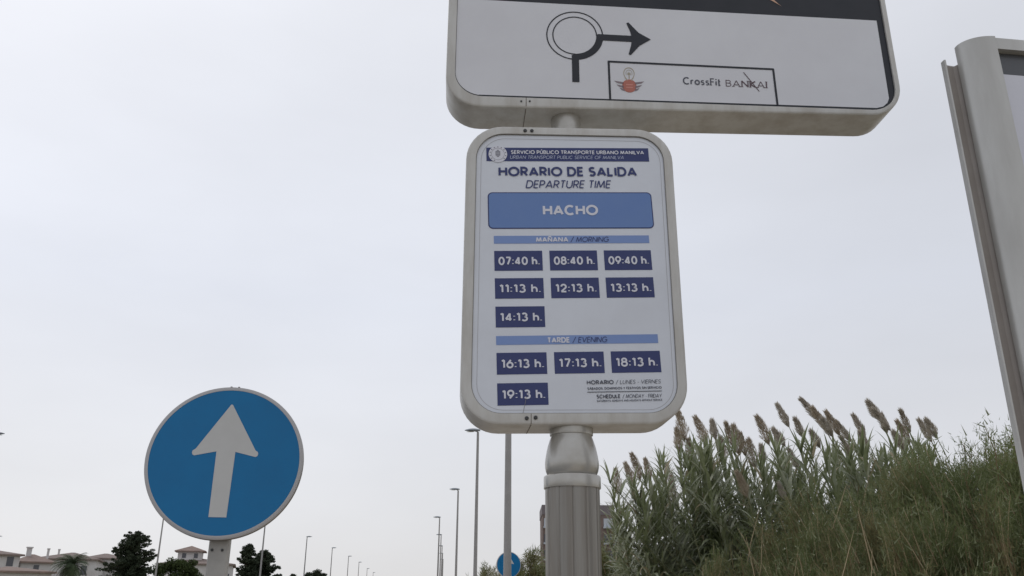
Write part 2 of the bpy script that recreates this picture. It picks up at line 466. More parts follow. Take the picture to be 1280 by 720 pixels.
def ribbon(mb, pts, hw, f3, mi):
    closed = len(pts) > 3 and math.hypot(pts[0][0] - pts[-1][0], pts[0][1] - pts[-1][1]) < 1e-6
    P = pts[:-1] if closed else pts
    for i in range(0 if closed else 1, len(P) if closed else len(P) - 1):      # a sharp corner: two strokes meet there
        a_, b_, c_ = P[i - 1], P[i], P[(i + 1) % len(P)]
        d0 = Vector((b_[0] - a_[0], b_[1] - a_[1])).normalized(); d1 = Vector((c_[0] - b_[0], c_[1] - b_[1])).normalized()
        if d0.dot(d1) < -0.15:
            if closed:
                Q = P[i:] + P[:i] + [P[i]]
                Q[-1] = (Q[-1][0] + 1e-5, Q[-1][1])
                ribbon(mb, Q, hw, f3, mi)
            else:
                ribbon(mb, P[:i + 1], hw, f3, mi)
                ribbon(mb, P[i:], hw, lambda x, y: f3(x, y) + PN * 0.00007, mi)
            return
    n = len(P); L = []; Rr = []
    for i in range(n):
        d0 = d1 = None
        if closed or i > 0:
            q = P[i - 1]; d0 = Vector((P[i][0] - q[0], P[i][1] - q[1])).normalized()
        if closed or i < n - 1:
            q = P[(i + 1) % n]; d1 = Vector((q[0] - P[i][0], q[1] - P[i][1])).normalized()
        if d0 is None: d0 = d1
        if d1 is None: d1 = d0
        n0 = Vector((-d0.y, d0.x)); n1 = Vector((-d1.y, d1.x))
        m = n0 + n1
        if m.length < 1e-6: m = n0.copy()
        m.normalize()
        dt = m.dot(n0)
        h = hw / dt if dt > 0.62 else hw * 1.12
        L.append((P[i][0] + m.x * h, P[i][1] + m.y * h)); Rr.append((P[i][0] - m.x * h, P[i][1] - m.y * h))
    if closed: L.append(L[0]); Rr.append(Rr[0])
    mb.grid([[f3(*p) for p in Rr], [f3(*p) for p in L]], mi)


def text(mb, s, p0, p1, h, n, mi=0, t=0.2, italic=0.0, f=pl, gap=0.11, contrast=None):
    """stroked lettering on the base line p0 - p1 (u, v), capital height h, fitted to that length"""
    x = 0.0; items = []
    for ch in s:
        if ch == ' ': x += 0.42; continue
        base, extra = ACC[ch] if ch in ACC else (ch, [])
        w, st = GL[base]
        items.append((x, w, st + extra, ch.isupper())); x += w + t + gap
    total = x - gap
    dx, dy = p1[0] - p0[0], p1[1] - p0[1]
    Lg = math.hypot(dx, dy); ex = (dx / Lg, dy / Lg); sx = Lg / total
    k = 0
    for x0, w, sts, cap_ in items:
        for st in sts:
            q = []
            for a, c in st:
                yy = t / 2 + c * (1 - t)
                q.append(((x0 + t / 2 + a * w) * sx + italic * yy * h, yy * h))
            nn = n + 0.00012 * (k % 5); k += 1

            def f3(a, c, nn=nn):
                return f(p0[0] + a * ex[0] - c * ex[1], p0[1] + a * ex[1] + c * ex[0], nn)
            hw = t * h / 2
            if contrast:
                d = (q[-1][0] - q[0][0], q[-1][1] - q[0][1]); ln = math.hypot(*d) or 1
                hw *= contrast + (1 - contrast) * (abs(d[1]) / ln if d[0] >= -1e-5 else 0.1)
            ribbon(mb, q, hw, f3, mi)
            if contrast and cap_:                  # serifs on the stems
                for e_, d_ in ((q[0], q[1]), (q[-1], q[-2])):
                    ex_, ey_ = d_[0] - e_[0], d_[1] - e_[1]
                    if abs(ey_) > 1.2 * abs(ex_) and (e_[1] < .2 * h or e_[1] > .55 * h):
                        ribbon(mb, [(e_[0] - .15 * h, e_[1]), (e_[0] + .15 * h, e_[1])], .035 * h, lambda x, y: f3(x, y) + PN * .00006, mi)


# ------------------------------------------------------------------ bus stop post with timetable and advert
THK = 0.16
PCX = 0.350
pc = pl(PCX, 0, -THK / 2)
stop = thing('bus_stop_sign', (pc.x, pc.y, 0), 'bus timetable board reading HACHO on a fluted metal post under a wide advert board', 'bus stop sign')
ZB = PO.z + 0.0226 * PCX


def fl(a):
    return 1.0 - 0.032 * max(0.0, math.cos(a * 12 + 0.6)) ** 14


b = MB()
b.lathe([(0.083, 0.0), (0.083, ZB - 0.168)], (pc.x, pc.y), 240, shape=fl)
b.build('post', M_POST, stop, autos=40)
b = MB()
b.lathe([(0.118, 0.0), (0.118, 0.012), (0.09, 0.02), (0.0885, 0.05)], (pc.x, pc.y), 48)
b.build('base_plate', M_NECK, stop, autos=40)
b = MB()
b.lathe([(0.0865, ZB - 0.183), (0.0872, ZB - 0.181), (0.0872, ZB - 0.150), (0.0855, ZB - 0.146), (0.0725, ZB - 0.1445)], (pc.x, pc.y), 64)
b.build('collar', M_NECK, stop, autos=40)
prof = [(0.0720, ZB - 0.1447)]
for h, r in ((0.0, .0735), (.006, .0774), (.0138, .0805), (.024, .0824), (.0345, .0830), (.045, .0824), (.055, .0808), (.073, .0776), (.0896, .0738), (.105, .0688), (.1155, .0650), (.1206, .0636)):
    prof.append((r, ZB - 0.1440 + h))
prof += [(0.0636, ZB - 0.0225), (0.0668, ZB - 0.0205), (0.0676, ZB - 0.014), (0.0676, ZB + 0.01)]
b = MB()
b.lathe(prof, (pc.x, pc.y), 64)
b.build('neck', M_NECK, stop, autos=35)
b = MB()
b.lathe([(0.053, ZB + 0.95), (0.053, ZB + 1.15)], (pc.x, pc.y), 48)
b.build('connector', M_NECK, stop, autos=35)


def case(name, outer, inner, mats, recess=0.008, face=0.0, bev=0.008):
    """a shallow rounded case: rounded front lip, side wall, back, and a reveal down to the sheet"""
    mb = MB()
    cu = sum(p[0] for p in outer) / len(outer); cv = sum(p[1] for p in outer) / len(outer)

    def inset(ps, d):
        o2 = []
        for i, p in enumerate(ps):
            a = ps[i - 1]; c = ps[(i + 1) % len(ps)]
            t = Vector((c[0] - a[0], c[1] - a[1])).normalized()
            o2.append((p[0] - t.y * d, p[1] + t.x * d))
        return o2
    rows = [inset(outer, bev), outer, outer, inset(outer, bev)]
    ns = [-THK, -THK + bev, -bev, 0]
    rr = [[pl(u, v, n) for u, v in ps] for ps, n in zip(rows, ns)]
    mid = [[pl(u, v, n) for u, v in inset(outer, bev * (1 - math.cos(a)))] for a, n in ((R(35), -bev + bev * math.sin(R(35))), (R(65), -bev + bev * math.sin(R(65))))]
    rr = rr[:3] + mid + rr[3:]
    rr.append([pl(u, v, 0.0) for u, v in inner])
    rr.append([pl(u, v, -recess) for u, v in inner])
    mb.grid(rr, 0, True)
    mb.face([pl(u, v, -THK) for u, v in inset(outer, bev)][::-1])
    return mb.build(name, mats, stop, autos=28)


# --- timetable case
TO = rrect(0.0, 0.0, 0.7069, 1.0292, 0.125)
TI = rrect(0.033, 0.034, 0.676, 1.0, 0.095)
tf = case('timetable_frame', TO, TI, M_FRAME)
b = MB()
gi = rrect(0.0352, 0.0362, 0.6738, 0.9978, 0.093)
b.grid([[pl(u, v, -0.0035) for u, v in rrect(0.0332, 0.0342, 0.6758, 0.9998, 0.095)], [pl(u, v, -0.0035) for u, v in gi]], 0, True)
b.build('gasket', M_GASKET, tf)
for u, v in ((0.204, 0.019), (0.231, 0.021), (0.199, 1.012), (0.222, 1.012)):
    b = MB()
    b.grid([[pl(u + r * math.cos(a), v + r * math.sin(a), n) for a in [2 * math.pi * i / 16 for i in range(16)]] for r, n in ((0.0062, 0.0), (0.0062, 0.0025), (0.004, 0.0035), (0.0005, 0.0036))], 0, True)
    b.build('screw', M_SCREW, tf, smooth=False)
b = MB()
rect(b, 0.2165, 0.004, 0.2185, 0.033, 0.0006)
b.face([pl(u, -0.0008, n) for u, n in ((0.2155, -0.008), (0.2185, -0.008), (0.2165, -0.15), (0.2140, -0.15))])
b.face([pl(0.2155, -0.0008, -0.008), pl(0.2185, -0.0008, -0.008), pl(0.2185, 0.004, 0.0006), pl(0.2165, 0.004, 0.0006)])
b.build('seam', M_SEAM, tf)
b = MB()
poly(b, rrect(0.034, 0.035, 0.675, 0.999, 0.094), -0.007)
sheet = b.build('timetable_sheet', M_SHEET, stop)
b = MB()
G0, G1 = rrect(0.050, 0.045, 0.664, 0.984, 0.082), rrect(0.0515, 0.0465, 0.6625, 0.9825, 0.081)
b.grid([[pl(u, v, -0.0064) for u, v in G0], [pl(u, v, -0.0064) for u, v in G1]], 0, True)
b.build('sheet_edge', mat('sheet edge line', (0.46, 0.46, 0.48), 0.5), sheet)
NB, NT = -0.0062, -0.0050
b = MB()
rect(b, 0.082, 0.9005, 0.639, 0.952, NB, 0, tt)
text(b, 'SERVICIO PÚBLICO TRANSPORTE URBANO MANILVA', (0.1655, 0.9272), (0.6225, 0.9272), 0.0145, NT, 1, 0.19, f=tt)
text(b, 'URBAN TRANSPORT PUBLIC SERVICE OF MANILVA', (0.161, 0.9085), (0.551, 0.9085), 0.0130, NT, 2, 0.12, 0.2, f=tt)
tag(b.build('header_band', [M_NAVY, M_PALEINK, M_DIMINK], sheet), 'navy header band with two lines of pale lettering')
b = MB()
disc(b, (0.121, 0.927), 0.0315, NT, 0, f=tt)
ring(b, (0.121, 0.927), 0.0215, 0.0225, NT + .0004, mi=2, f=tt)
for i in range(14):
    if i in (10, 11): continue
    a = R(12 + 360 * i / 14)
    disc(b, (0.121 + 0.0268 * math.cos(a), 0.927 + 0.0268 * math.sin(a)), 0.0021, NT + .0004, 2, 8, f=tt)
poly(b, [(0.113, 0.938), (0.113, 0.922), (0.121, 0.915), (0.129, 0.922), (0.129, 0.938)], NT + .0004, 2, tt)
for dv in (0.934, 0.9285, 0.923): rect(b, 0.1145, dv - .0012, 0.1275, dv, NT + .0006, 0, tt)
rect(b, 0.1175, 0.939, 0.1245, 0.9425, NT + .0004, 2, tt)
tag(b.build('coat_of_arms', [M_PALEINK, M_OLIVE, mat('emblem grey', (0.22, 0.22, 0.26), 0.5)], sheet), 'round pale emblem with a small grey shield and ring of marks')
b = MB()
text(b, 'HORARIO DE SALIDA', (0.122, 0.843), (0.592, 0.843), 0.0362, NT, 0, 0.205, f=tt)
b.build('title_lettering', M_NAVY, sheet)
b = MB()
text(b, 'DEPARTURE TIME', (0.211, 0.7985), (0.497, 0.7985), 0.0300, NT, 0, 0.125, 0.2, f=tt)
b.build('subtitle_lettering', M_NAVY, sheet)
b = MB()
poly(b, rrect(0.0835, 0.651, 0.6355, 0.784, 0.016, 6), NB, 1, tt)
poly(b, rrect(0.0870, 0.6545, 0.6320, 0.7805, 0.0135, 6), NB + .0006, 0, tt)
text(b, 'HACHO', (0.266, 0.6985), (0.450, 0.6985), 0.0385, NT, 2, 0.21, f=tt)
tag(b.build('destination_plate', [M_MIDBLUE, M_NAVY, M_PALEINK], sheet), 'mid blue rounded destination plate reading HACHO')
for v0, v1, w1, w2, xs in ((0.5985, 0.626, 'MAÑANA', '/ MORNING', (0.239, 0.345, 0.352, 0.478)), (0.2555, 0.2845, 'TARDE', '/ EVENING', (0.262, 0.333, 0.341, 0.450))):
    b = MB()
    rect(b, 0.101, v0, 0.6145, v1, NB, 0, tt)
    text(b, w1, (xs[0], v0 + 0.0042), (xs[1], v0 + 0.0042), 0.0185, NT, 1, 0.22, f=tt)
    text(b, w2, (xs[2], v0 + 0.0042), (xs[3], v0 + 0.0042), 0.0185, NT, 2, 0.11, 0.2, f=tt)
    tag(b.build('session_band', [M_LTBLUE, M_PALEINK, M_NAVY], sheet), 'pale blue band reading ' + w1 + ' ' + w2)
for v1, times in ((0.573, ('07:40', '08:40', '09:40')), (0.478, ('11:13', '12:13', '13:13')), (0.382, ('14:13',)), (0.230, ('16:13', '17:13', '18:13')), (0.133, ('19:13',))):
    for c, tm in enumerate(times):
        u0 = (0.101, 0.281, 0.460)[c]
        b = MB()
        rect(b, u0, v1 - 0.0695, u0 + 0.1565, v1, NB, 0, tt)
        text(b, tm + ' h.', (u0 + 0.0135, v1 - 0.0505), (u0 + 0.147, v1 - 0.0505), 0.0295, NT, 1, 0.19, f=tt, gap=0.11)
        tag(b.build('time_plate', [M_NAVY, M_PALEINK], sheet), 'navy departure plate reading ' + tm + ' h.')
b = MB()
text(b, 'HORARIO', (0.379, 0.1245), (0.463, 0.1245), 0.0135, NT, 0, 0.2, f=tt)
text(b, '/ LUNES - VIERNES', (0.469, 0.1245), (0.610, 0.1245), 0.0130, NT, 0, 0.11, 0.2, f=tt)
text(b, 'SÁBADOS, DOMINGOS Y FESTIVOS SIN SERVICIO', (0.380, 0.1078), (0.612, 0.1078), 0.0078, NT, 0, 0.2, f=tt)
rect(b, 0.379, 0.0995, 0.612, 0.1018, NT, 0, tt)
text(b, 'SCHEDULE', (0.407, 0.0800), (0.481, 0.0800), 0.0125, NT, 0, 0.2, f=tt)
text(b, '/ MONDAY - FRIDAY', (0.487, 0.0800), (0.609, 0.0800), 0.0120, NT, 0, 0.11, 0.2, f=tt)
text(b, 'SATURDAYS, SUNDAYS AND HOLIDAYS WITHOUT SERVICE', (0.407, 0.0695), (0.611, 0.0695), 0.0062, NT, 0, 0.18, f=tt)
b.build('footnote_lettering', M_GREYINK, sheet)

b = MB()
for (p, q) in (((0.203, 0.088), (0.199, 0.066)), ((0.199, 0.066), (0.1925, 0.036))):
    poly(b, [(p[0], p[1]), (q[0], q[1]), (q[0] + .0013, q[1]), (p[0] + .0013, p[1])], -0.0044)
b.build('crack', M_GASKET, sheet)

# --- advert case
AO = rrect(-0.0785, 1.1045, 1.5615, 2.35, 0.125)
AI = rquad((-0.047, 1.1455), (1.541, 1.125), (1.541, 2.31), (-0.047, 2.315), 0.098)
af = case('advert_frame', AO, AI, M_FRAME)
b = MB()
rect(b, 0.2015, 1.109, 0.2040, 1.143, 0.0006)
b.face([pl(u, 1.1037, n) for u, n in ((0.2010, -0.008), (0.2035, -0.008), (0.2035, -0.152), (0.2010, -0.152))])
b.build('seam', M_SEAM, af)
for u, v in ((0.1855, 1.128), (0.2150, 1.129)):
    b = MB(); b.grid([[pl(u + r * math.cos(a), v + r * math.sin(a), n) for a in [2 * math.pi * i / 12 for i in range(12)]] for r, n in ((0.0035, 0), (0.0035, 0.002), (0.0004, 0.0022))], 0, True)
    b.build('screw', M_SCREW, af)
b = MB()
poly(b, rquad((-0.046, 1.1465), (1.540, 1.126), (1.540, 2.309), (-0.046, 2.314), 0.097), -0.0072)
asheet = b.build('advert_sheet', M_BLACK, stop)
b = MB()
poly(b, [(1.514, 1.178), (1.516, 1.514), (-0.0455, 1.5575), (-0.0455, 1.245)] + [(-0.0455 + 0.097 * (1 - math.cos(R(9 * i))), 1.2480 - 0.0945 * math.sin(R(9 * i))) for i in range(1, 10)] + [(0.0405, 1.1555), (1.462, 1.1370), (1.487, 1.1435), (1.505, 1.159)], -0.0066)
b.build('white_field', M_ADWHITE, asheet)
NA = -0.0056
b = MB()
poly(b, [(1.092, 1.605), (1.119, 1.592), (1.158, 1.5655), (1.148, 1.5745), (1.128, 1.598), (1.124, 1.64)], NA)
b.build('picture_tip', M_TAN, asheet)
b = MB()
RC = (0.379, 1.411)
ring(b, RC, 0.0990, 0.1035, NA, 0, 270)
ring(b, RC, 0.0772, 0.0815, NA, 0, 270)
ring(b, RC, 0.0780, 0.1035, NA + .0001, -95, 4)
rect(b, 0.3665, 1.215, 0.3920, 1.328, NA + .0003)
poly(b, [(0.462, 1.393), (0.600, 1.389), (0.600, 1.4155), (0.462, 1.4195)], NA + .0003)
head = [(0.6560, 1.4020), (0.612, 1.4300), (0.577, 1.4735), (0.569, 1.4700), (0.582, 1.4330), (0.5870, 1.4030), (0.582, 1.372), (0.572, 1.336), (0.580, 1.333), (0.613, 1.373)]
b.face([pl(u, v, NA + .0005) for u, v in head])
tag(b.build('roundabout_symbol', M_BLACK, asheet), 'black roundabout diagram with an arrow to the right')


def line(mb, p, q, w, n, mi=0):
    d = Vector((q[0] - p[0], q[1] - p[1])).normalized(); a = (-d.y * w / 2, d.x * w / 2)
    poly(mb, [(p[0] - a[0], p[1] - a[1]), (q[0] - a[0], q[1] - a[1]), (q[0] + a[0], q[1] + a[1]), (p[0] + a[0], p[1] + a[1])], n, mi)


b = MB()
line(b, (0.499, 1.1445), (0.4985, 1.3060), 0.0078, NA)
line(b, (0.4955, 1.3040), (1.1005, 1.2885), 0.0078, NA + .0001)
line(b, (1.0980, 1.2900), (1.0990, 1.1370), 0.0078, NA + .0002)
b.build('sponsor_box', M_BLACK, asheet)
b = MB()                                                 # winged badge
disc(b, (0.5695, 1.2045), 0.0255, NA, 0, ry=1.05)
for s in (-1, 1):
    for dv, l0, l1 in ((0.012, 0.020, 0.054), (-0.003, 0.020, 0.046), (-0.016, 0.018, 0.036)):
        poly(b, [(0.5695 + s * l0, 1.2045 + dv - 0.006), (0.5695 + s * l1 * .8, 1.2045 + dv - 0.001), (0.5695 + s * l1, 1.2045 + dv + 0.008), (0.5695 + s * l0, 1.2045 + dv + 0.003)][::s], NA, 1)
for dv in (0.006, -0.005): rect(b, 0.5575, 1.2015 + dv, 0.5815, 1.2050 + dv, NA + .0003, 2)
ring(b, (0.570, 1.256), 0.0175, 0.0200, NA, -40, 220, 3, ry=1.25)
ring(b, (0.570, 1.256), 0.0105, 0.0118, NA, -30, 210, 3, ry=1.25)
for s in (-1, 1): line(b, (0.570 + s * 0.0155, 1.240), (0.570 + s * 0.0065, 1.227), 0.0035, NA + .0001, 3)
line(b, (0.570, 1.262), (0.570, 1.234), 0.0030, NA + .0001, 3)
for k in range(6):
    a = R(60 * k + 30); line(b, (0.570 + .002 * math.cos(a), 1.254 + .002 * math.sin(a)), (0.570 + .008 * math.cos(a), 1.254 + .008 * math.sin(a)), 0.0020, NA + .0002, 3)
tag(b.build('club_badge', [M_RED, mat('badge wing grey', (0.25, 0.20, 0.22), 0.5), mat('badge pale red', (0.66, 0.30, 0.25), 0.5), M_OLIVE], asheet), 'small red disc badge with grey wings and an arched sketch above')
b = MB()
text(b, 'CrossFit', (0.763, 1.2160), (0.9000, 1.2125), 0.0315, NA, 0, 0.165, contrast=0.75)
text(b, 'BANKAI', (0.9170, 1.2110), (1.0690, 1.2075), 0.0290, NA, 1, 0.16, contrast=0.6)
line(b, (0.987, 1.272), (1.038, 1.194), 0.0028, NA + .0008, 1)
b.build('sponsor_lettering', [M_GREYINK, M_PLUMINK], asheet)

# ------------------------------------------------------------------ round blue direction sign, near left
bc = Vector((-1.1268, 3.4191, 2.1132))
bh = Vector((0.990268, 0.139173, 0))
bn0 = Vector((0.139173, -0.990268, 0))
TILT = R(3.5)
bv = Vector((0, 0, math.cos(TILT))) - bn0 * math.sin(TILT)
bn = bn0 * math.cos(TILT) + Vector((0, 0, math.sin(TILT)))


def arrow_outline(s=1.0):
    return [(-.003, .226), (.003, .226), (.112, .044)] + [(.114 + .010 * math.cos(R(a)), .030 + .012 * math.sin(R(a))) for a in (40, 0, -45, -90)] + \
           [(.036, .036), (.033, -.216), (-.033, -.216), (-.036, .036)] + [(-.118 + .010 * math.cos(R(a)), .030 + .012 * math.sin(R(a))) for a in (270, 225, 180, 140)] + [(-.116, .044)]


def round_sign(name, root, C, H, V, NN, rad):
    def g(u, v, n=0.0): return C + H * u + V * v + NN * n
    k = 96
    A = [2 * math.pi * i / k for i in range(k)]

    def circ(r, n): return [g(r * math.cos(a), r * math.sin(a), n) for a in A]
    mb = MB()
    mb.face(circ(rad * 0.952, 0.0)); face = mb.build('sign_face', M_SIGNBLUE, root)
    mb = MB()
    mb.face([g(u * rad / 0.3, v * rad / 0.3, 0.0012) for u, v in arrow_outline()])
    mb.build('arrow', M_SIGNWHITE, face)
    mb = MB()
    mb.grid([circ(rad * 0.95, 0.001), circ(rad * 0.982, 0.001), circ(rad * 0.996, -0.001), circ(rad, -0.006)], 0, True)
    rim = mb.build('rim', M_RIM, root, autos=30)
    mb = MB()
    mb.grid([circ(rad * 0.9995, -0.006), circ(rad * 0.9995, -0.030), circ(rad * 0.93, -0.030)], 0, True)
    mb.face(circ(rad * 0.955, -0.008)[::-1])
    mb.build('backing', M_SIGNBACK, root, autos=30)
    return g


base = bc + bh * 0.010 - bn0 * 0.055
rs = thing('round_traffic_sign', (base.x, base.y, 0), 'large blue round sign with white upward arrow, close by on a grey flat post', 'traffic sign', 'blue ahead-only signs')
g = round_sign('sign', rs, bc, bh, bv, bn, 0.302)
b = MB()


def postfr(u, n, z): return Vector((base.x, base.y, z)) + bh * u - bn0 * n


b.grid([[postfr(u, n, z) for u, n in rrect(-0.040, -0.020, 0.040, 0.020, 0.012, 4)] for z in (0.0, bc.z + 0.22)], 0, True)
b.face([postfr(u, n, bc.z + 0.22) for u, n in rrect(-0.040, -0.020, 0.040, 0.020, 0.012, 4)])
b.build('post', M_GALV, rs, autos=30)
for u in (-0.024, 0.014):
    b = MB()
    cz = bc.z - 0.335
    b.grid([[postfr(u + r * math.cos(a), -0.020 - n, cz + r * math.sin(a)) for a in [2 * math.pi * i / 10 for i in range(10)]] for r, n in ((0.0055, 0), (0.0055, 0.003), (0.0005, 0.0032))], 0, True)
    b.build('bolt', M_SCREW, rs)
for u in (-0.014, 0.016):
    b = MB()
    b.box((u - 0.0035, 0.298, -0.02), (u + 0.0035, 0.307, -0.012), fr=lambda a, c, d: g(a, c, d))
    b.build('clip', M_SIGNBACK, rs)

# small blue sign down the road
sc = ondist(636, 706, 21.5)
sh = Vector((0.97, 0.24, 0)); snn = Vector((0.24, -0.97, 0))
ss = thing('round_traffic_sign', (sc.x, sc.y + .05, 0), 'small distant blue round sign half hidden behind a lamp post', 'traffic sign', 'blue ahead-only signs')
round_sign('sign', ss, sc, sh, Vector((0, 0, 1)), snn, 0.30)
b = MB(); b.box((sc.x - .03, sc.y + .035, 0), (sc.x + .03, sc.y + .065, sc.z + 0.2)); b.build('post', M_GALV, ss)

# ------------------------------------------------------------------ advertising pillar at the right edge
PR = Vector((1.2773, 1.9127, 0))
KH = Vector((math.cos(R(7)), math.sin(R(7)), 0)); KN = Vector((math.sin(R(7)), -math.cos(R(7)), 0))


def kp(u, n, z): return PR + KH * u + KN * n + Vector((0, 0, z))


KT = 3.018
kiosk = thing('advertising_pillar', tuple(kp(0.6, -0.1, 0)), 'tall advertising pillar with rounded aluminium edge cut off by the right side', 'advert pillar')
b = MB()
prof = [(-0.075 * math.sin(R(a)), -0.056 * (1 - math.cos(R(a)))) for a in range(0, 91, 5)] + [(-0.074, -0.064), (0.0, -0.075)]
b.grid([[kp(u, n, z) for u, n in prof] for z in (0.0, KT)], 0, True)
b.face([kp(u, n, KT) for u, n in prof])
b.build('corner_column', M_ALU, kiosk, autos=30)
b = MB()
fp = [(-0.0640, -0.0665), (-0.0800, -0.076), (-0.0950, -0.077), (-0.1060, -0.068)]
top = [2.972, 2.966, 2.968, 2.976]
fb = [(-0.1060, -0.0820), (-0.0640, -0.0820)]
row0 = [kp(u, n, 0) for u, n in fp + fb]; row1 = [kp(u, n, z) for (u, n), z in zip(fp + fb, top + [2.976, 2.972])]
b.grid([row0, row1], 0, True); b.face(row1)
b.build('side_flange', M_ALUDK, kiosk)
b = MB()
b.box((-0.1110, -0.0790, 0), (-0.1062, -0.0640, 2.978), fr=kp)
b.build('flange_lip', M_ALU, kiosk)
b = MB()
b.box((0.0015, -0.15, KT - 0.036), (1.25, -0.004, KT - 0.002), fr=kp)
b.build('top_rail', M_ALU, kiosk)
b = MB()
b.box((0.0015, -0.14, 0.55), (1.25, -0.022, KT - 0.038), fr=kp)
bd = b.build('case', M_BAND, kiosk)
b = MB()
b.face([kp(u, -0.0185, z) for u, z in ((0.010, 0.62), (1.24, 0.62), (1.24, KT - 0.105), (0.010, KT - 0.105))])
b.build('poster', M_POSTER, kiosk)
b = MB()
b.box((0.0015, -0.15, 0), (1.25, -0.004, 0.548), fr=kp)
b.build('plinth', M_ALU, kiosk)

# ------------------------------------------------------------------ street lamps
def make_lamp():
    o = thing('street_lamp', (0, 0, 0), 'street lamp', 'street lamp', 'street lamps along the carriageway')
    mb = MB(); mb.lathe([(0.16, 0), (0.16, 0.03), (0.105, 0.05), (0.10, 0.9), (0.085, 3), (0.055, 8.86), (0.05, 8.95)], n=16)
    mb.build('pole', M_LAMP, o, autos=40)
    mb = MB(); mb.tube([(0, 0, 8.90), (-0.04, 0, 8.98), (-0.12, 0, 9.0)], 0.035, 8); mb.build('bracket', M_LAMP, o, smooth=True)
    mb = MB()
    rows = []
    for i in range(13):
        s = i / 12; x = 0.10 - 0.72 * s
        w = 0.155 * math.sin(math.pi * min(1, (s * 0.86 + 0.10))) ** 0.6
        hh = 0.10 * math.sin(math.pi * min(1, (s * 0.80 + 0.16))) ** 0.8
        rows.append([(x, w * math.cos(a), 9.01 + 0.02 * s + (hh * math.sin(a) if math.sin(a) > 0 else 0.35 * hh * math.sin(a))) for a in [2 * math.pi * k / 14 for k in range(14)]])
    mb.grid(rows, 0, True); mb.face(rows[0][::-1]); mb.face(rows[-1])
    hd = mb.build('lamp_head', M_LAMPHEAD, o, smooth=True)
    mb = MB()
    mb.face([(-0.36 + 0.18 * math.cos(a), 0.105 * math.sin(a), 8.965) for a in [2 * math.pi * k / 16 for k in range(16)]][::-1])
    mb.build('lens', M_LENS, hd)
    return o


lamp0 = make_lamp()
RIGHT, LEFT = math.pi * -0.02, math.pi * 1.02
a0 = ondist(634.2, 706, 20.3)
lamps = [
    ((a0.x, a0.y), RIGHT, 'nearest street lamp, thick grey pole rising behind the timetable board'),
    ((597.5, 537), RIGHT, 'tall street lamp whose head touches the lower left corner of the timetable board'),
    ((572.8, 611), RIGHT, 'street lamp standing second to the left of the timetable post'),
    ((549.6, 646), RIGHT, 'tallest of the tight cluster of far lamps left of the timetable post'),
    ((551.5, 668), RIGHT, 'second tallest lamp of the tight cluster of far lamps'),
    ((552.8, 682), RIGHT, 'third tallest lamp of the tight cluster of far lamps'),
    ((553.4, 691.5), RIGHT, 'fourth tallest lamp of the tight cluster of far lamps'),
    ((554.0, 699), RIGHT, 'lowest and farthest lamp of the tight cluster of far lamps'),
    ((205.5, 640), LEFT, 'street lamp pole running down from the lower left of the big blue sign'),
    ((333, 640), LEFT, 'street lamp pole in front of the slim cypress right of the big blue sign'),
    ((384.0, 670.5), LEFT, 'tallest fully visible lamp of the left row, right of the slim cypress'),
    ((415.5, 684.5), LEFT, 'second fully visible lamp of the left row from the cypress'),
    ((435.8, 695), LEFT, 'third fully visible lamp of the left row from the cypress'),
    ((448.8, 702.5), LEFT, 'fourth fully visible lamp of the left row from the cypress'),
    ((459, 710.5), LEFT, 'fifth and very small lamp of the left row from the cypress'),
    ((466.5, 715.5), LEFT, 'farthest lamp of the left row, just a head above the frame edge'),
    ((-11, 541), LEFT, 'lamp head poking in at the left edge level with the blue sign'),
    ((-3.5, 670), LEFT, 'small lamp head at the left edge above the white houses'),
]
for i, (q, rz, lb) in enumerate(lamps):
    o = lamp0 if i == 0 else copy_tree(lamp0)
    if i == 0: p = Vector((q[0], q[1], 0))
    else: p = onz(q[0], q[1], 9.06)
    o.location = (p.x, p.y, 0); o.rotation_euler.z = rz + rnd.uniform(-.08, .08)
    o['label'] = lb

# ------------------------------------------------------------------ giant reeds
WIND = Vector((-1, -0.1, 0)).normalized()


def reed_axis(H, lean, curl, seed):
    rr = random.Random(seed)
    ph = rr.uniform(0, 6.28)
    pts = []
    for i in range(25):
        s = i / 24
        off = lean * s ** 2.2 + curl * s ** 5
        pts.append(Vector((-off, 0.05 * math.sin(s * 4 + ph), H * (s - 0.12 * (lean + curl) / H * s ** 3))))
    return pts


def leaf(mb, p, az, up, L, w, droop, mi, rr):
    """one arching blade of five segments"""
    d = Vector((math.cos(az), math.sin(az), 0)); side = Vector((-d.y, d.x, 0))
    n = 6; rowA = []; rowB = []
    th = up; q = p.copy()
    for i in range(n + 1):
        s = i / n
        ww = w * (0.55 + 0.9 * s if s < 0.35 else 0.865 * (1 - ((s - .35) / .65) ** 1.5)) * 0.6
        tw = side * (ww) + Vector((0, 0, ww * 0.35 * math.sin(s * 3 + az)))
        rowA.append(q - tw); rowB.append(q + tw)
        q = q + (d * math.cos(th) + Vector((0, 0, 1)) * math.sin(th)) * (L / n)
        th -= droop / n * (0.5 + 1.3 * s)
    mb.grid([rowA, rowB], mi)


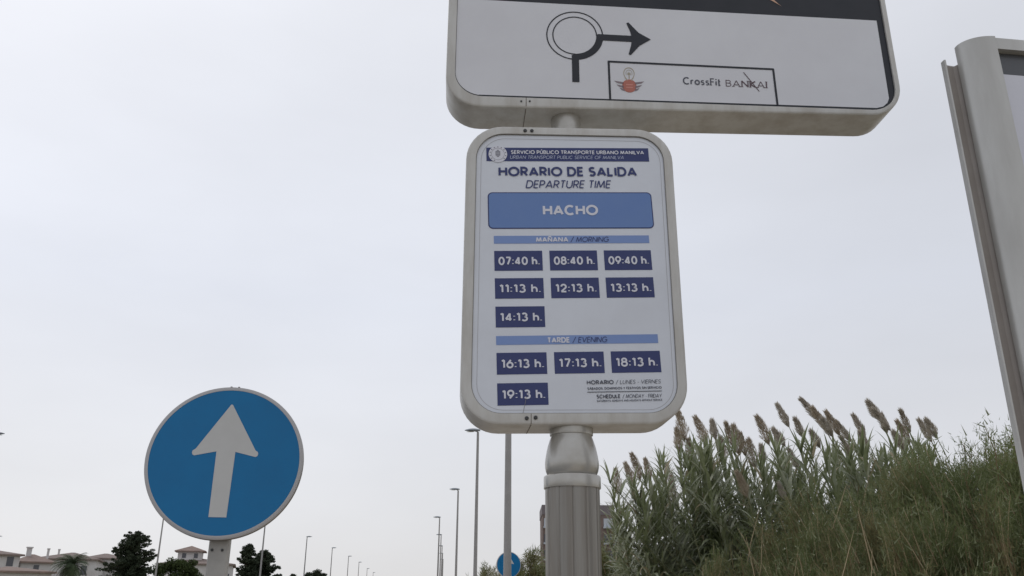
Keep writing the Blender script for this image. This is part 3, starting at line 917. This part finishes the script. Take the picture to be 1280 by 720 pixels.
def make_reed(seed, plumed=True, H=4.0, lean=0.35, curl=0.18, droopy=False, pale=False, fat=1.0):
    rr = random.Random(seed)
    o = thing('giant_reed', (0, 0, 0), 'reed', 'reed')
    ax = reed_axis(H, lean, curl, seed)

    def at(s):
        k = min(23, int(s * 24)); f = s * 24 - k
        return ax[k].lerp(ax[k + 1], f)
    mb = MB(); top = 1.0 if plumed else 0.97
    mb.tube([at(i / 14 * top) for i in range(15)], [0.013 * (1 - 0.75 * i / 14) + 0.002 for i in range(15)], 6)
    mb.build('stem', M_STEM, o, smooth=True)
    mb = MB(); s = 0.18; k = 0
    az0 = rr.uniform(0, 6.28)
    end = (0.90 if fat > 1.2 else 0.84) if plumed else 0.985
    while s < end:
        az = az0 + math.pi * k + rr.uniform(-.7, .7)
        t = (s - .18) / .8
        L = (0.62 - 0.22 * t) * rr.uniform(.75, 1.2)
        up = R(rr.uniform(22, 66)); dr = R(rr.uniform(50, 135)) if not droopy else R(rr.uniform(110, 165))
        if t < .62 and not droopy: L *= 1.35; dr = R(rr.uniform(80, 160)); up = R(rr.uniform(30, 68))
        if t > .75: up = R(rr.uniform(50, 76)); dr = R(rr.uniform(20, 90))
        leaf(mb, at(s), az, up, L, (0.064 if t < .62 else 0.046) * rr.uniform(.7, 1.15), dr, (1 if rr.random() < (.6 if droopy else .33) else (2 if rr.random() < .07 else 0)), rr)
        k += 1; s += rr.uniform(.009, .018) * (1 if not plumed or s < .75 else 1.5)
    if not plumed:
        for q in range(4): leaf(mb, at(.97), az0 + q * 1.6, R(rr.uniform(62, 85)), rr.uniform(.3, .45), .03, R(rr.uniform(10, 40)), 0, rr)
    mb.build('foliage', [M_LEAF, M_LEAFP, M_LEAFD], o)
    tip = ax[-1]
    if plumed:
        d0 = (ax[-1] - ax[-3]).normalized(); mb = MB(); PLn = rr.uniform(.40, .54) if fat > 1.2 else rr.uniform(.28, .38)
        bend = Vector((-1, 0, -.25)) * rr.uniform(.0, .45)
        q = ax[-1] - d0 * 0.10; axis = []
        dd = d0.copy()
        for i in range(13):
            axis.append(q.copy()); q = q + dd * (PLn / 12); dd = (dd + bend * 0.05).normalized()
        e1 = dd.cross(Vector((0, 1, 0))).normalized(); e2 = dd.cross(e1)
        for i in range(int(560 + 420 * fat)):
            s = rr.random() * .93
            k = min(11, int(s * 12)); p = axis[k].lerp(axis[k + 1], s * 12 - k)
            a = rr.uniform(0, 6.28)
            out = (e1 * math.cos(a) + e2 * math.sin(a))
            wid = fat * 0.054 * (min(1, s / .28) ** .8) * (1 - max(0, (s - .28) / .72)) ** .75 + .004
            r0 = wid * rr.random() ** .7
            dirv = (dd * 1.0 + out * 0.30 + Vector((rr.uniform(-.16, .16), rr.uniform(-.16, .16), rr.uniform(-.16, .16)))).normalized()
            p = p + out * r0
            l = rr.uniform(.035, .085); sd = dirv.cross(Vector((rr.uniform(-1, 1), rr.uniform(-1, 1), rr.uniform(-1, 1)))).normalized() * rr.uniform(.0020, .0040)
            mb.face([p - sd * .4, p + dirv * l * .5 - sd, p + dirv * l, p + dirv * l * .5 + sd])
        mb.build('plume', M_PLUME2 if pale else M_PLUME, o)
        tip = axis[-1]
    o['_tip'] = tuple(tip)
    return o


def clear(o):
    for k in ('_base', '_tip'):
        if k in o: del o[k]
    for c in o.children: clear(c)


plumed = [make_reed(100 + i, True, 4.0, l_, c_, pale=p_, fat=f_) for i, (l_, c_, f_, p_) in enumerate((
    (.06, .05, 1.75, False), (.14, .06, 1.3, False), (.02, .12, 1.0, True), (.22, .10, 1.5, False),
    (.30, .16, 0.85, True), (.42, .22, 1.1, True), (.36, .30, 0.75, True), (.20, .24, 1.0, False), (.10, .20, .9, True)))]
leafy = [make_reed(200 + i, False, 3.8, (0.10, .3, .2, .35, .15, .4)[i], 0.08) for i in range(6)]
droopy = [make_reed(300 + i, False, 3.4, 0.7 + .2 * i, 0.35, droopy=True) for i in range(3)]
used = set()


def place_reed(proto, px, py, d, rz, label, group):
    o = proto if proto not in used else copy_tree(proto)
    used.add(proto)
    t = ondist(px, py, d); tip = Vector(proto['_tip'])
    s = t.z / tip.z
    off = Matrix.Rotation(rz, 3, 'Z') @ tip * s
    o.location = (t.x - off.x, t.y - off.y, 0); o.scale = (s, s, s); o.rotation_euler.z = rz
    o['label'] = label; o['group'] = group
    return o


GP = 'plumed giant reeds'
SPECIAL = {
    0: 'giant reed with a plume peeking out behind the lower right corner of the timetable board',
    1: 'giant reed with a broad brown plume just below the timetable board corner',
    14: 'leftmost plumed giant reed, right beside the fluted timetable post',
    29: 'plumed giant reed farthest right on the skyline of the reed bed',
}
tips = [(847, 513), (845, 535), (868, 520), (890, 525), (907, 528), (916, 530), (945, 519), (971, 505), (966, 536), (1000, 498), (994, 523), (1015, 509),
        (1013, 538), (789, 566), (769, 585), (806, 573), (832, 581), (951, 556), (1032, 514), (1027, 522), (1044, 526), (1066, 518), (1084, 501),
        (1090, 511), (1101, 517), (1121, 526), (1116, 539), (1125, 512), (1148, 524), (1157, 524), (920, 588), (973, 604), (882, 560), (935, 548),
        (1050, 545), (985, 560), (860, 548), (900, 545), (1075, 540), (925, 541), (838, 600), (781, 578)]
for i, (x, y) in enumerate(tips):
    d = 12.2 + rnd.uniform(-.9, .9) - (0.9 if i in (30, 31, 1) else 0)
    pick = (0, 1, 3, 2, 7, 0, 3) if x < 960 else (4, 5, 6, 8, 7, 5, 6)
    proto = plumed[pick[i % 7]]
    lb = SPECIAL.get(i, 'tall plumed giant reed among the reeds right of the timetable post')
    place_reed(proto, x, y, d, rnd.uniform(-.7, .7) if x > 960 else rnd.uniform(-1.3, 1.3), lb, GP)
for i in range(200):
    x = 765 + 400 * rnd.random() ** 0.95
    line_y = 600 - 45 * min(1, max(0, (x - 770) / 90)) + rnd.uniform(0, 120)
    d = rnd.uniform(10.7, 13.9)
    place_reed(leafy[i % 6], x, line_y, d, rnd.uniform(-1.2, 1.2), 'leafy giant reed without a plume in the reed bed right of the timetable post', 'leafy giant reeds')
for i, (x, y) in enumerate([(754, 596), (772, 640), (790, 628), (806, 652), (788, 672), (830, 640), (815, 690), (850, 668), (880, 640), (905, 628), (800, 655), (930, 650), (764, 662), (778, 690), (840, 600), (860, 622), (893, 660), (920, 612), (945, 630), (960, 600), (990, 620), (825, 612), (846, 650), (870, 590), (783, 612), (797, 640), (812, 628), (835, 668), (768, 680), (820, 700), (800, 690), (858, 640), (905, 680), (762, 628), (760, 650), (768, 664), (757, 676), (774, 650), (764, 645), (771, 655)]):
    lb = 'giant reed arching out from behind the fluted timetable post' if i == 0 else 'arching giant reed with drooping pale leaves at the left of the reed bed'
    place_reed(droopy[i % 3], x, y, rnd.uniform(10.6, 11.6), rnd.uniform(-.5, .4), lb, 'drooping giant reeds')
for o in plumed + leafy + droopy: pass

# ------------------------------------------------------------------ feathery shrubs
def make_shrub(seed, nt=600, needles=110, mats=None, name='feathery_shrub', nl=0.055, r=1.0, zr=1.0):
    """unit shrub: about 1 m radius, 2 m tall; fine sprays on arching twigs"""
    rr = random.Random(seed)
    o = thing(name, (0, 0, 0), 'shrub', 'shrub')
    mb = MB(); fol = MB()
    cl = [(rr.uniform(0, 6.283), rr.uniform(-.12, 1.0)) for _ in range(nt // 9)]
    for k in range(nt):
        caz, cz = cl[k % len(cl)]
        az = caz + rr.gauss(0, .13); el = math.asin(max(-.15, min(1.0, cz + rr.gauss(0, .07))))
        bumpy = 0.82 + 0.36 * noise.noise(Vector((math.cos(az) * math.cos(el) * 1.6 + seed, math.sin(az) * math.cos(el) * 1.6, math.sin(el) * 1.6)))
        rad = bumpy * rr.uniform(.62, 1.0)
        d = Vector((math.cos(az) * math.cos(el) * r, math.sin(az) * math.cos(el) * r, 0.62 + 1.30 * math.sin(el) * zr))
        c = Vector((d.x * rad, d.y * rad, 0.62 + (d.z - .62) * rad))
        dirv = (Vector((d.x, d.y, max(0.1, d.z - .3))).normalized() + Vector((rr.uniform(-.6, .6), rr.uniform(-.6, .6), rr.uniform(-.1, .7)))).normalized()
        if k % 6 == 0:
            root = Vector((rr.uniform(-.15, .15), rr.uniform(-.15, .15), 0))
            mid = root.lerp(c, .5) + Vector((rr.uniform(-.1, .1), rr.uniform(-.1, .1), .15))
            mb.tube([root, mid, c], [.016, .010, .004], 5)
        L = rr.uniform(.16, .34)
        tip = c + dirv * L + Vector((0, 0, -.08 * L))
        mb.tube([c - dirv * .15, c + dirv * L * .6, tip], [.0045, .0035, .002], 3, 1 if k % 4 == 0 else 0)
        mi = 1 if noise.noise(c * 2.2 + Vector((seed, 0, 0))) > .12 else 0
        for j in range(needles):
            s = rr.random()
            p = c + dirv * L * s + Vector((rr.gauss(0, .034), rr.gauss(0, .034), rr.gauss(0, .034) - .08 * L * s * s))
            nd = (dirv * .8 + Vector((rr.gauss(0, .6), rr.gauss(0, .6), rr.gauss(0, .6)))).normalized()
            l = nl * rr.uniform(.5, 1.2)
            if j % 11 == 0:                    # a few broader leaflets among the fine ones
                l *= 1.4; wl = 1.9
            else: wl = 1.0
            sd = nd.cross(Vector((rr.uniform(-1, 1), rr.uniform(-1, 1), rr.uniform(-1, 1)))).normalized() * (0.035 * nl + .0008) * wl
            fol.face([p - sd, p + nd * l, p + sd], 2 if j % 11 == 0 else mi)
    for k in range(9):                        # dead stalks standing in the outer foliage
        az = rr.uniform(0, 6.283); rd = rr.uniform(.55, 1.0); z0 = rr.uniform(.4, 1.4)
        p = Vector((rd * math.cos(az), rd * math.sin(az), z0))
        q = p + Vector((rr.uniform(-.2, .2), rr.uniform(-.2, .2), rr.uniform(.35, .7)))
        mb.tube([p, p.lerp(q, .5) + Vector((rr.uniform(-.04, .04), rr.uniform(-.04, .04), 0)), q], [.0045, .004, .0015], 4, 1)
    mb.build('branches', [M_TWIG, M_STALK], o)
    fol.build('foliage', (mats or [M_SHRUB, M_SHRUB2]) + [M_SHRUB3], o)
    return o


shrubA = make_shrub(11); shrubB = make_shrub(23, mats=[M_SHRUB, M_SHRUB2])
shrubs = [  # px, top y, distance, radius, label
    (1045, 613, 9.3, 1.10, 'olive green feathery shrub in front of the right half of the reed bed'),
    (1120, 592, 8.9, 1.15, 'feathery shrub just right of the last reed plumes'),
    (1195, 576, 8.5, 1.3, 'feathery shrub left of the advertising pillar, in the middle of the bank'),
    (1262, 560, 8.8, 1.35, 'tallest feathery shrub, rising behind the advertising pillar flange'),
    (1345, 560, 8.4, 1.15, 'feathery shrub mostly hidden behind the advertising pillar'),
    (965, 662, 9.6, 0.95, 'low feathery shrub at the foot of the middle reeds'),
    (1010, 650, 8.3, 0.80, 'low feathery shrub along the lower frame edge before the reed bed'),
    (1090, 640, 7.8, 0.80, 'low feathery shrub in front of the right shrubs by the lower edge'),
    (1170, 640, 7.4, 0.85, 'nearest feathery shrub at the bottom beside the advertising pillar'),
    (1228, 568, 10.3, 1.45, 'feathery shrub filling the gap behind the two tallest shrubs by the pillar'),
    (1150, 582, 10.4, 1.30, 'feathery shrub directly behind and below the rightmost reed plumes'),
    (1275, 572, 9.9, 1.5, 'feathery shrub rising farther back behind the pillar flange'),
    (890, 694, 9.4, 0.75, 'small feathery shrub at the foot of the drooping reeds'),
    (1235, 630, 7.6, 0.80, 'near feathery shrub at the bottom left of the advertising pillar foot'),
]
for i, (px, py, d, r, lb) in enumerate(shrubs):
    src = (shrubA, shrubB)[i % 2]
    o = src if i < 2 else copy_tree(src)
    t = ondist(px, py, d)
    o.location = (t.x, t.y, 0); o.scale = (r, r, t.z / 1.97); o.rotation_euler.z = rnd.uniform(0, 6.28)
    o['label'] = lb; o['group'] = 'feathery shrubs on the bank'
# yellow green bushes farther off, either side of the timetable post
M_FAR1 = mat('yellow green bush', (0.155, 0.165, 0.055), 0.7, 0, 0.15, scale=1.2, col2=(0.085, 0.10, 0.034), trans=0.15)
far = make_shrub(31, 260, 60, [M_FAR1, M_SHRUB2], 'roadside_bush', nl=0.12)
for i, (px, py, d, r, lb) in enumerate([(664, 690, 27, 1.7, 'yellow green bush between the small blue sign and the timetable post'),
                                        (640, 706, 33, 1.8, 'low yellow green bush behind the small blue sign'),
                                        (775, 668, 20, 1.4, 'yellow green bush right of the timetable post under the reeds'),
                                        (606, 712, 36, 1.3, 'dry low bush left of the nearest lamp pole'),
                                        (745, 690, 22, 1.2, 'green bush mostly behind the timetable post')]):
    o = far if i == 0 else copy_tree(far)
    t = ondist(px, py, d)
    o.location = (t.x, t.y, 0); o.scale = (r, r, t.z / 1.97); o.rotation_euler.z = 1.3 * i
    o['label'] = lb; o['group'] = 'roadside bushes'

# ------------------------------------------------------------------ houses
def house(cx_px, x0, x1, eave, ridge, d, depth, label, roofm=M_ROOF, yaw=0.0, windows=(), chimneys=(), name='white_house'):
    """walls from the ground to the eaves, hipped roof; widths and heights read at distance d"""
    L, Rr = ondist(x0, eave, d), ondist(x1, eave, d)
    c = (L + Rr) / 2; w = (Rr - L).length / 2
    ez = c.z; rz = ondist((x0 + x1) / 2, ridge, d + depth * .5).z
    aw = math.atan2(Rr.y - L.y, Rr.x - L.x) + yaw
    H = Vector((math.cos(aw), math.sin(aw), 0)); B = Vector((-H.y, H.x, 0))
    o = thing(name, (c.x, c.y, 0), label, 'house', 'white villas on the left')

    def q(u, n, z): return Vector((c.x, c.y, 0)) + H * u + B * n + Vector((0, 0, z))
    mb = MB(); mb.box((-w, 0, 0), (w, depth, ez), fr=q); mb.build('wall', M_WALL, o)
    ov = 0.35
    mb = MB()
    e0 = [q(-w - ov, -ov, ez), q(w + ov, -ov, ez), q(w + ov, depth + ov, ez), q(-w - ov, depth + ov, ez)]
    e1 = [p + Vector((0, 0, .16)) for p in e0]
    hw = max(0.2, w - depth * .5)
    r0, r1 = q(-hw, depth / 2, rz), q(hw, depth / 2, rz)
    mb.face(e0[::-1]); mb.grid([e0, e1], 0, True)
    mb.face([e1[0], e1[1], r1, r0]); mb.face([e1[1], e1[2], r1]); mb.face([e1[2], e1[3], r0, r1]); mb.face([e1[3], e1[0], r0])
    rf = mb.build('roof', roofm, o)
    for u, z, ww, hh in windows:
        mb = MB(); mb.box((u * w - ww / 2, -0.03, z - hh / 2), (u * w + ww / 2, -0.003, z + hh / 2), fr=q)
        fr = mb.build('window', M_WALL, o)
        mb = MB(); mb.box((u * w - ww / 2 + .07, -0.045, z - hh / 2 + .07), (u * w + ww / 2 - .07, -0.033, z + hh / 2 - .07), fr=q)
        mb.build('pane', M_GLASS, fr)
    for u, n, h, ww in chimneys:
        zb = ez + 0.2
        mb = MB(); mb.box((u * w - ww / 2, n - ww / 2, zb), (u * w + ww / 2, n + ww / 2, rz + h), fr=q)
        mb.box((u * w - ww * .68, n - ww * .68, rz + h + .002), (u * w + ww * .68, n + ww * .68, rz + h + .14), fr=q)
        mb.build('chimney', M_WALL, rf)
    return o, q, w, ez, rz


house(0, -40, 27, 694, 686, 108, 9, 'white villa with grey tiled roof at the left edge', M_ROOFG, 0.25, ((-.2, 5.3, .8, 1.1), (.62, 5.2, .8, 1.1)), ())
house(0, 26, 66, 704, 693, 112, 8, 'white villa with reddish roof and tall white chimney', M_ROOF, 0.15, ((.0, 4.6, .7, 1.0),), ((-.35, 3, 0.6, .48), (.85, 2.5, .5, .22)))
house(0, 44, 122, 700, 690.5, 122, 10, 'long white villa with hipped roof behind the palm', M_ROOFG, -0.12, ((-.65, 4.8, .8, 1.2), (.1, 4.8, .8, 1.2), (.6, 4.8, .8, 1.2)), ((-.45, 4, .2, .2),))
house(0, 108, 160, 699, 692, 132, 10, 'white villa partly hidden behind the broad dark conifer', M_ROOFG, 0.05, ((-.5, 6.0, .8, 1.2),))
house(0, -20, 66, 716, 708.5, 92, 9, 'low villa with a brown roof in front of the other houses', M_ROOF, 0.2, ())
hs, q, w, ez, rz = house(0, 201, 291, 706, 698, 125, 11, 'wide white villa with a roof turret behind the big sign post', M_ROOFG, -0.05, ((.84, 4.2, .9, 1.3), (-.5, 4.2, .9, 1.3)))
mb = MB(); tw = 1.55
mb.box((-w * .28 - tw, 3.5, ez + 0.3), (-w * .28 + tw, 6.6, rz + 0.75), fr=q); tur = mb.build('turret', M_WALL, hs)
mb = MB()
tz = rz + 0.752; to = tw + .45
e0 = [q(-w * .28 - to, 3.05, tz), q(-w * .28 + to, 3.05, tz), q(-w * .28 + to, 7.05, tz), q(-w * .28 - to, 7.05, tz)]
e1 = [p + Vector((0, 0, .13)) for p in e0]; ap = q(-w * .28, 5.05, tz + 0.85)
mb.face(e0[::-1]); mb.grid([e0, e1], 0, True)
for k in range(4): mb.face([e1[k], e1[(k + 1) % 4], ap])
mb.build('turret_roof', M_ROOF, tur)
for du in (-.75, .75):
    mb = MB(); mb.box((-w * .28 + du - .25, 3.47, rz - .05), (-w * .28 + du + .25, 3.497, rz + .55), fr=q); mb.build('turret_window', M_GLASS, tur)

# apartment block half hidden behind the post and the reeds
bd0 = ondist(678, 631, 150); bd1 = ondist(768, 640, 150)
blk = thing('apartment_block', (bd0.x + 7, bd0.y, 0), 'brown mauve apartment block showing either side of the timetable post', 'building')
X0, X1, Y0, ZT = bd0.x, bd1.x, bd0.y, bd0.z
b = MB(); b.box((X0, Y0, 0), (X1, Y0 + 12, ZT - 1.6)); b.build('wall', M_BLOCK, blk)
b = MB(); b.box((X0 - .1, Y0 - .1, ZT - 1.598), (X1 + .1, Y0 + 12.1, ZT)); b.build('parapet', M_BLOCKTOP, blk)
nfl = int((ZT - 2) / 2.6)
for fl_ in range(nfl):
    for k in range(5):
        ww = M_GLASS if (fl_ + k) % 4 else M_PALEPANEL
        x = X0 + .25 + k * (X1 - X0 - .5) / 4.6; z = ZT - 2.2 - fl_ * 2.6
        b = MB(); b.box((x, Y0 - .08, z - 1.35), (x + 1.5, Y0 - .003, z)); wn = b.build('window', ww, blk)
        b = MB(); b.box((x - .1, Y0 - .5, z - 1.62), (x + 1.6, Y0 - .003, z - 1.36)); b.build('balcony_slab', M_PALEPANEL, wn)


# ------------------------------------------------------------------ trees
def leafcloud(mb, rr, c, rad, n, size, squash=1.0, mi=0):
    for i in range(n):
        a = rr.uniform(0, 6.283); z = rr.uniform(-1, 1); r = rr.random() ** .4
        s = math.sqrt(1 - z * z)
        p = Vector((c[0] + rad * r * s * math.cos(a), c[1] + rad * r * s * math.sin(a), c[2] + rad * squash * r * z))
        d1 = Vector((rr.gauss(0, 1), rr.gauss(0, 1), rr.gauss(0, 1))).normalized() * size * rr.uniform(.5, 1.2)
        d2 = d1.cross(Vector((rr.gauss(0, 1), rr.gauss(0, 1), rr.gauss(0, 1)))).normalized() * size * rr.uniform(.2, .5)
        mb.face([p - d1, p - d2, p + d1, p + d2], mi)


def tree(name, px, top, d, clumps, m, label, cat, seed, size=.16, dens=1.0, sq=1.0):
    """clumps: (dx, z fraction of height, radius) in metres around the trunk"""
    rr = random.Random(seed)
    t = ondist(px, top, d)
    o = thing(name, (t.x, t.y, 0), label, cat, 'trees beyond the road on the left')
    H = t.z
    tr = MB(); tr.tube([(t.x, t.y, 0), (t.x + .1, t.y, H * .4), (t.x, t.y, H * .85)], [.28, .2, .05], 8)
    for dx, zf, r in clumps:
        tr.tube([(t.x, t.y, H * zf * .7), (t.x + dx * .7, t.y, H * zf - r * .2)], [.10, .04], 5)
    tr.build('trunk', M_BARK, o, smooth=True)
    cr_ = MB()
    for dx, zf, r in clumps:
        for sub in range(5):
            a = rr.uniform(0, 6.283); q_ = r * .55
            leafcloud(cr_, rr, (t.x + dx + q_ * math.cos(a), t.y + q_ * math.sin(a) * 1.2, H * zf + rr.uniform(-.4, .4) * r), r * rr.uniform(.45, .75), int(170 * dens * r), size, sq)
    cr_.build('crown', m, o)
    return o


def conifer(name, px, top, d, prof, m, label, seed, base=0.05, nb=150, lean=0.0):
    """whorls of flat sprays; prof gives the half width in metres by height fraction"""
    rr = random.Random(seed)
    t = ondist(px, top, d); H = t.z
    o = thing(name, (t.x, t.y, 0), label, 'tree', 'trees beyond the road on the left')
    tr = MB(); cr_ = MB()
    tr.tube([(t.x, t.y, 0), (t.x + lean * .5, t.y, H * .5), (t.x + lean, t.y, H * .97)], [.28, .17, .03], 8)
    for i in range(nb):
        zf = base + (1 - base) * (1 - (1 - (i + rr.random()) / nb)) ** .85 * .98
        az = rr.uniform(0, 6.283)
        k = 0
        while k < len(prof) - 2 and prof[k + 1][0] < zf: k += 1
        (z0, w0), (z1, w1) = prof[k], prof[k + 1]
        W = w0 + (w1 - w0) * min(1, max(0, (zf - z0) / (z1 - z0)))
        L = W * (0.72 + 0.34 * noise.noise(Vector((math.cos(az) * 1.3, math.sin(az) * 1.3, zf * 6 + seed))) * 2 + rr.uniform(-.12, .14))
        L = max(.15, L)
        dz = rr.uniform(.12, .42) * L
        p0 = Vector((t.x + lean * zf, t.y, H * zf - dz))
        p1 = p0 + Vector((math.cos(az) * L, math.sin(az) * L, dz))
        tr.tube([p0, p0.lerp(p1, .5) + Vector((0, 0, -.06)), p1], [.05, .03, .012], 4)
        n = max(2, int(L / .30))
        for j in range(n):
            s = (j + 1) / n
            if rr.random() < .12: continue
            c = p0.lerp(p1, s) + Vector((rr.gauss(0, .10), rr.gauss(0, .10), rr.gauss(0, .06)))
            leafcloud(cr_, rr, c, rr.uniform(.26, .46) * (1.1 - .4 * s), 52, .13, .55)
    tr.build('trunk', M_BARK, o)
    cr_.build('crown', m, o)
    return o


D1 = 100
conifer('dark_conifer', 168, 664, D1, [(0, 3.1), (.25, 3.3), (.5, 3.1), (.68, 2.4), (.80, 1.9), (.90, 1.5), (.96, 1.0), (1, .25)], M_PINE, 'broad dark conifer left of the big blue sign', 3, nb=230, lean=.35)
conifer('slim_cypress', 311, 680, D1, [(0, 1.5), (.5, 1.35), (.75, 1.0), (.92, .65), (1, .2)], M_PINE, 'dark slim cypress right of the big blue sign post', 4, nb=170)
conifer('dark_conifer', 331, 687.5, D1 + 3, [(0, 2.3), (.35, 2.3), (.6, 2.1), (.8, 1.7), (.93, 1.0), (1, .3)], M_PINE, 'dark bushy conifer directly right of the slim cypress', 5, nb=190)
tree('round_tree', 226, 700, 105, [(-1.8, .80, 1.1), (-.6, .86, 1.2), (.7, .88, 1.1), (1.8, .80, 1.0), (2.6, .64, 1.0), (-2.6, .64, 1.0), (0, .66, 1.6), (-1.4, .50, 1.6), (1.5, .50, 1.6)],
     M_TREE, 'rounded green tree in front of the villa with the turret', 'tree', 6, .16, 1.5, .8)
tree('round_tree', 396, 712, 150, [(-1.2, .84, .8), (0, .9, .9), (1.1, .84, .8), (-.4, .7, 1.2), (.8, .65, 1.2), (-1.6, .6, 1.0)],
     M_PINE, 'dark little tree top under the left row of lamps', 'tree', 8, .18, 1.2, .8)
tree('round_tree', 362, 717, 150, [(-.8, .85, .7), (.4, .88, .8), (0, .7, 1.1), (1.0, .65, .9)],
     M_PINE, 'tiny dark tree top between the conifers and the lamps', 'tree', 9, .18, 1.2, .8)

# palm in front of the villas
rr = random.Random(5)
t = ondist(91, 706, 88)
pm = thing('palm_tree', (t.x, t.y, 0), 'bushy green palm left of the broad dark conifer', 'tree', 'trees beyond the road on the left')
b = MB(); b.tube([(t.x, t.y, 0), (t.x, t.y, t.z * .5), (t.x + .05, t.y, t.z)], [.28, .22, .2], 8); b.build('trunk', M_BARK, pm, smooth=True)
b = MB()
for k in range(60):
    az = rr.uniform(0, 6.283); up = R(rr.uniform(-35, 82)); L = rr.uniform(1.3, 2.1)
    d = Vector((math.cos(az), math.sin(az), 0)); p = Vector((t.x, t.y, t.z)); th = up; n = 9
    for i in range(n):
        nx = p + (d * math.cos(th) + Vector((0, 0, math.sin(th)))) * (L / n)
        sd = Vector((-d.y, d.x, 0)); ll = .38 * math.sin(math.pi * min(.97, (i + .8) / n * .9)) + .05
        for s in (-1, 1):
            for u in (0, .5):
                a_ = p.lerp(nx, u); tipv = a_ + sd * s * ll + (nx - p) * 1.2 - Vector((0, 0, ll * .45))
                b.face([a_, a_ + (nx - p) * .35, tipv])
        p = nx; th -= R(rr.uniform(7, 14))
b.build('crown', M_PALM, pm)

for o in list(bpy.data.objects):
    for k in ('_base', '_tip'):
        if k in o: del o[k]
